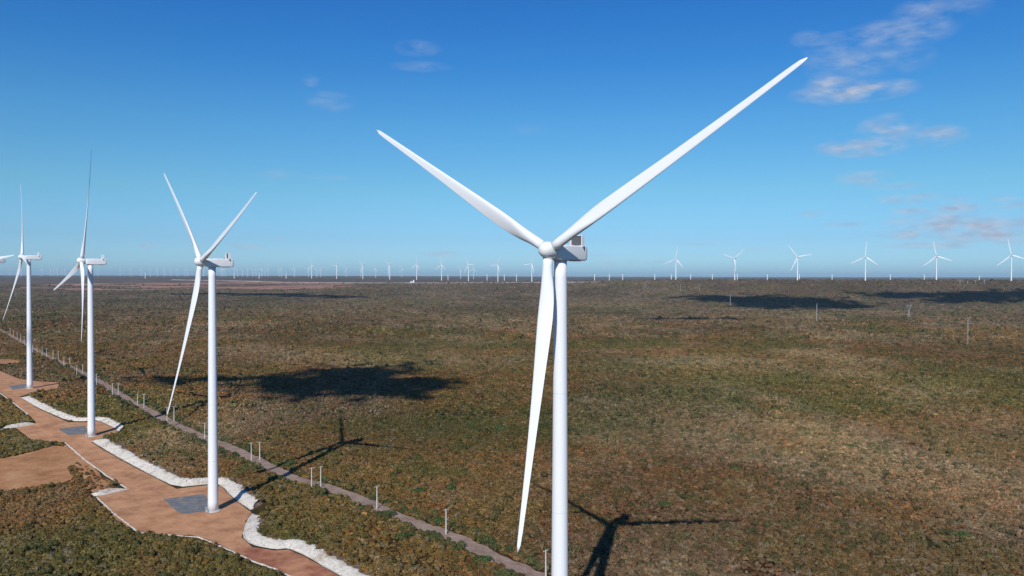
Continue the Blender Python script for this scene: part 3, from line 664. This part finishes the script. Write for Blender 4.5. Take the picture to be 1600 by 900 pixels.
# ---------------- utility poles along the dirt track ----------------
pm = simple('pole', M_CONC, lambda bm: bar(bm, (0, 0, -.5), (0, 0, 11), .34, .22, 10))
pc = simple('crossarm', M_CONC, lambda bm: box(bm, (0, 0, 10.7), (2.8, .2, .22), .02))
def insu(bm):
    for x in (-1.15, 0, 1.15): bar(bm, (x, 0, 10.8 if x else 11), (x, 0, 11.1 if x else 11.35), .09, .05, 8)
pi_ = simple('insulator', M_SEAM, insu)
WORDS = 'nearest second third fourth fifth sixth seventh eighth ninth tenth eleventh twelfth thirteenth fourteenth fifteenth sixteenth seventeenth eighteenth nineteenth twentieth'.split()
WORDS += ['twenty-'+w for w in 'first second third fourth fifth sixth seventh eighth ninth'.split()]+['thirtieth', 'thirty-first']
tr = atan2(TRACK[10][1]-TRACK[8][1], TRACK[10][0]-TRACK[8][0])
for i, (x, y) in enumerate(reversed(POLES)):
    o = link('utility_pole', pm if i == 0 else pm, None, None, (x, y, float(zg(x, y))))
    o.rotation_euler = (random.uniform(-.012, .012), random.uniform(-.012, .012), tr+pi/2+random.uniform(-.12, .12))
    tag(o, 'pale concrete pole beside the dirt track, %s%s one counted from the right' % (WORDS[i], ''), 'utility pole', 'utility poles along the dirt track')
    for nm, me in (('crossarm', pc), ('insulator', pi_)):
        c_ = link(nm, me, o)

# ---------------- power line pylons on the plain ----------------
def lattice(bm, h, w0, w1, n, r):
    for sx, sy in ((1, 1), (1, -1), (-1, -1), (-1, 1)): bar(bm, (sx*w0, sy*w0, 0), (sx*w1, sy*w1, h), r, r*.8, 5)
    for i in range(n):
        z0, z1 = h*i/n, h*(i+1)/n; a0, a1 = w0+(w1-w0)*i/n, w0+(w1-w0)*(i+1)/n
        for (sx, sy, tx, ty) in ((1, 1, 1, -1), (1, -1, -1, -1), (-1, -1, -1, 1), (-1, 1, 1, 1)):
            bar(bm, (sx*a0, sy*a0, z0), (tx*a1, ty*a1, z1), r*.5, None, 4); bar(bm, (tx*a0, ty*a0, z0), (sx*a1, sy*a1, z1), r*.5, None, 4)
def arms(bm, h):
    for z, w in ((h-1, 3.4), (h-6, 4.2)): box(bm, (0, 0, z), (w*2, .5, .4)); bar(bm, (-w, 0, z), (0, 0, z+2), .12, None, 4); bar(bm, (w, 0, z), (0, 0, z+2), .12, None, 4)
mast_me = simple('pylon', M_LATT, lambda bm: lattice(bm, 45, .75, .6, 22, .16)); marm = simple('crossarm', M_LATT, lambda bm: arms(bm, 45))
def vee(bm):
    for s in (-1, 1):
        for q in (-1, 1):
            bar(bm, (s*3.2, q*3.0, 0), (s*1.0, q*.9, 19), .26, .2, 5); bar(bm, (s*1.0, q*.9, 19), (s*7, q*.7, 35), .22, .2, 5)
        for i in range(6):
            t0, t1 = i/6, (i+1)/6; bar(bm, (s*(3.2-2.2*t0), -3+2.1*t0, 19*t0), (s*(3.2-2.2*t1), 3-2.1*t1, 19*t1), .12, None, 4)
            bar(bm, (s*(1+6*t0), -.8, 19+16*t0), (s*(1+6*t1), .8, 19+16*t1), .12, None, 4)
    for i in range(5):
        t = (i+.5)/5; a = 3.2-2.2*t; bar(bm, (-a, 0, 19*t), (a, 0, 19*min(1, t+.15)), .12, None, 4)
vee_me = simple('pylon', M_LATT, vee); varm = simple('crossarm', M_LATT, lambda bm: (box(bm, (0, 0, 35), (21, 1.2, .6)), bar(bm, (-8, 0, 35), (-8, 0, 38), .2, .1, 5), bar(bm, (8, 0, 35), (8, 0, 38), .2, .1, 5)))
pyl = [(0, 'grey lattice mast pylon nearest on the plain at the right edge'), (1, 'grey V-shaped pylon between two lattice masts on the right plain'), (0, 'grey lattice mast pylon below the large dark cloud shadow on the right'), (0, 'faint grey lattice mast pylon rising across the large cloud shadow'),
       (0, 'faint grey lattice mast pylon left of the far V-shaped pylon'), (0, 'faintest grey lattice mast pylon nearest the big tower'), (1, 'faint V-shaped pylon just under the skyline')]
for (kd, lb), (x, y) in zip(pyl, PYL[:7]):
    o = link('power_pylon', vee_me if kd else mast_me, None, None, (x, y, float(zg(x, y)))); tag(o, lb, 'pylon', 'power line pylons on the plain')
    o.rotation_euler = (0, 0, radians(25 if kd else 60)); link('crossarm', varm if kd else marm, o)
    if (x, y) in PYL[4:7]: o.scale = (.75, .75, .75)
sm = simple('gantry', M_LATT, lambda bm: lattice(bm, 18, 1.1, .5, 7, .2)); sc = simple('crossbeam', M_LATT, lambda bm: box(bm, (0, 0, 17), (12, .6, .6)))
for (x, y) in PYL[7:]:
    o = link('line_gantry', sm, None, None, (x, y, float(zg(x, y)))); tag(o, 'small grey line gantry in the cluster under the right ridge turbines', 'gantry', 'line gantries on the right ridge'); link('crossbeam', sc, o)
fp = simple('pole', M_CONC, lambda bm: bar(bm, (0, 0, -1), (0, 0, 15), .45, .35, 6)); fc = simple('crossarm', M_CONC, lambda bm: box(bm, (0, 0, 14.4), (5, .5, .5)))
for (x, y) in FARP:
    o = link('utility_pole', fp, None, None, (x, y-40, float(zg(x, y-40)))); tag(o, 'tiny pale pole beside the pale road on the far plain', 'utility pole', 'poles along the far road'); link('crossarm', fc, o)

# small white plant by the far road
x, y = SHED
sh = empty('storage_shed', (x, y-60, float(zg(x, y-60)))); tag(sh, 'small white shed with a silo beside the pale far road', 'shed')
link('wall', simple('wall', M_NAC, lambda bm: box(bm, (0, 0, 4), (26, 12, 8))), sh)
def roof_fn(bm):
    v = [bm.verts.new(q) for q in ((-13.5, -6.6, 8.02), (13.5, -6.6, 8.02), (13.5, 6.6, 8.02), (-13.5, 6.6, 8.02), (-13.5, 0, 10.6), (13.5, 0, 10.6))]
    for q in ((0, 1, 5, 4), (2, 3, 4, 5), (0, 4, 3), (1, 2, 5), (0, 3, 2, 1)): bm.faces.new([v[i] for i in q])
link('roof', simple('roof', M_SEAM, roof_fn), sh)
link('door', simple('door', M_DARK, lambda bm: box(bm, (3, -6.05, 2.5), (5, .12, 5))), sh)
link('silo', simple('silo', M_NAC, lambda bm: (bar(bm, (8, 9, 0), (8, 9, 17), 4, 4, 20), bar(bm, (8, 9, 17), (8, 9, 19), 4, 1, 20), bar(bm, (-6, 10, 0), (-6, 10, 12), 3, 3, 20)), True), sh)

# ---------------- clouds overhead, behind the camera: they drop the dark patches on the plain ----------------
k = NM('cloud_white'); M_CLOUD = k.out((.9, .9, .92), 1, 0)
SDl = SD
def cloud(pts, alt, puff, n, label, seed):
    # pts: (x, y, half width, half depth) lumps, given as the ground they shade; many small puffs, thinning out to the edges
    r = random.Random(seed); bm = bmesh.new()
    cx0 = sum(p[0] for p in pts)/len(pts); cy0 = sum(p[1] for p in pts)/len(pts); zc = float(zg(cx0, cy0))
    o0 = Vector((cx0, cy0, zc))+SD*(-alt/sin(SUN_EL)); area = [p[2]*p[3] for p in pts]
    for p, ar in zip(pts, area):
        for i in range(int(n*ar/sum(area))):
            d = min(1.75, abs(r.gauss(0, .62))**.9); a = r.uniform(0, 2*pi); w = 1+.35*sin(3*a+seed)+.18*sin(5*a+2*seed)
            cx, cy = p[0]+p[2]*d*w*cos(a), p[1]+p[3]*d*w*sin(a)
            rr = puff*r.uniform(.55, 1.25)*(1.15-.42*d)
            m = Matrix.Translation((cx-cx0, cy-cy0, r.uniform(-1, 1.6)*puff)) @ Matrix.Diagonal((rr*1.2, rr, rr*.7, 1)) @ Matrix.Rotation(r.uniform(0, 6), 4, 'Z')
            g_ = bmesh.ops.create_icosphere(bm, subdivisions=1, radius=1); bmesh.ops.transform(bm, matrix=m, verts=g_['verts'])
    me = bm_me('cloud', bm, True); o = link('cloud', me, None, M_CLOUD, o0); tag(o, label, 'cloud', 'clouds overhead'); return o
cloud([(-175, 830, 66, 125), (-215, 770, 45, 70), (-125, 770, 50, 75), (-90, 800, 36, 32)], 900, 12, 560, 'white cloud casting the dark patch left of the nearest turbine', 5)
cloud([(-330, 770, 55, 14), (-280, 795, 45, 16)], 800, 9, 55, 'small white cloud casting the dim patch behind the left pole line', 6)
cloud([(950, 3000, 180, 300), (1120, 2900, 150, 200), (830, 3200, 130, 110), (1210, 2800, 90, 80)], 2000, 32, 560, 'white cloud casting the large dark patch under the ridge', 7)
cloud([(1560, 3160, 190, 90), (1850, 3090, 240, 130), (2150, 3040, 240, 140), (1700, 2990, 150, 50), (2000, 2900, 200, 45)], 2000, 30, 560, 'white cloud casting the long dark patch at the right edge', 8)
cloud([(-1450, 3820, 260, 60), (-1150, 3720, 220, 90), (-900, 3540, 150, 60), (-740, 3420, 120, 45)], 2200, 32, 260, 'white cloud casting the thin dark patch on the left plain', 9)
cloud([(380, 2040, 60, 20), (470, 2060, 60, 25), (560, 2040, 40, 18)], 2000, 20, 42, 'small white cloud casting the thin streak right of the big tower', 10)

# ---------------- air ----------------
hz = bmesh.new(); box(hz, (0, 24000, 150), (96000, 60000, 310))
hme = bm_me('haze', hz); hm = bpy.data.materials.new('hazy_air'); hm.use_nodes = True; t_ = hm.node_tree; t_.nodes.clear()
pv = t_.nodes.new('ShaderNodeVolumePrincipled'); pv.inputs['Density'].default_value = HAZE_D; pv.inputs['Color'].default_value = HAZE_C; pv.inputs['Anisotropy'].default_value = 0.0
oo = t_.nodes.new('ShaderNodeOutputMaterial'); t_.links.new(pv.outputs[0], oo.inputs['Volume'])
tag(link('haze', hme, None, hm), kind='stuff')
scene.cycles.volume_step_rate = 10; scene.cycles.volume_max_steps = 32
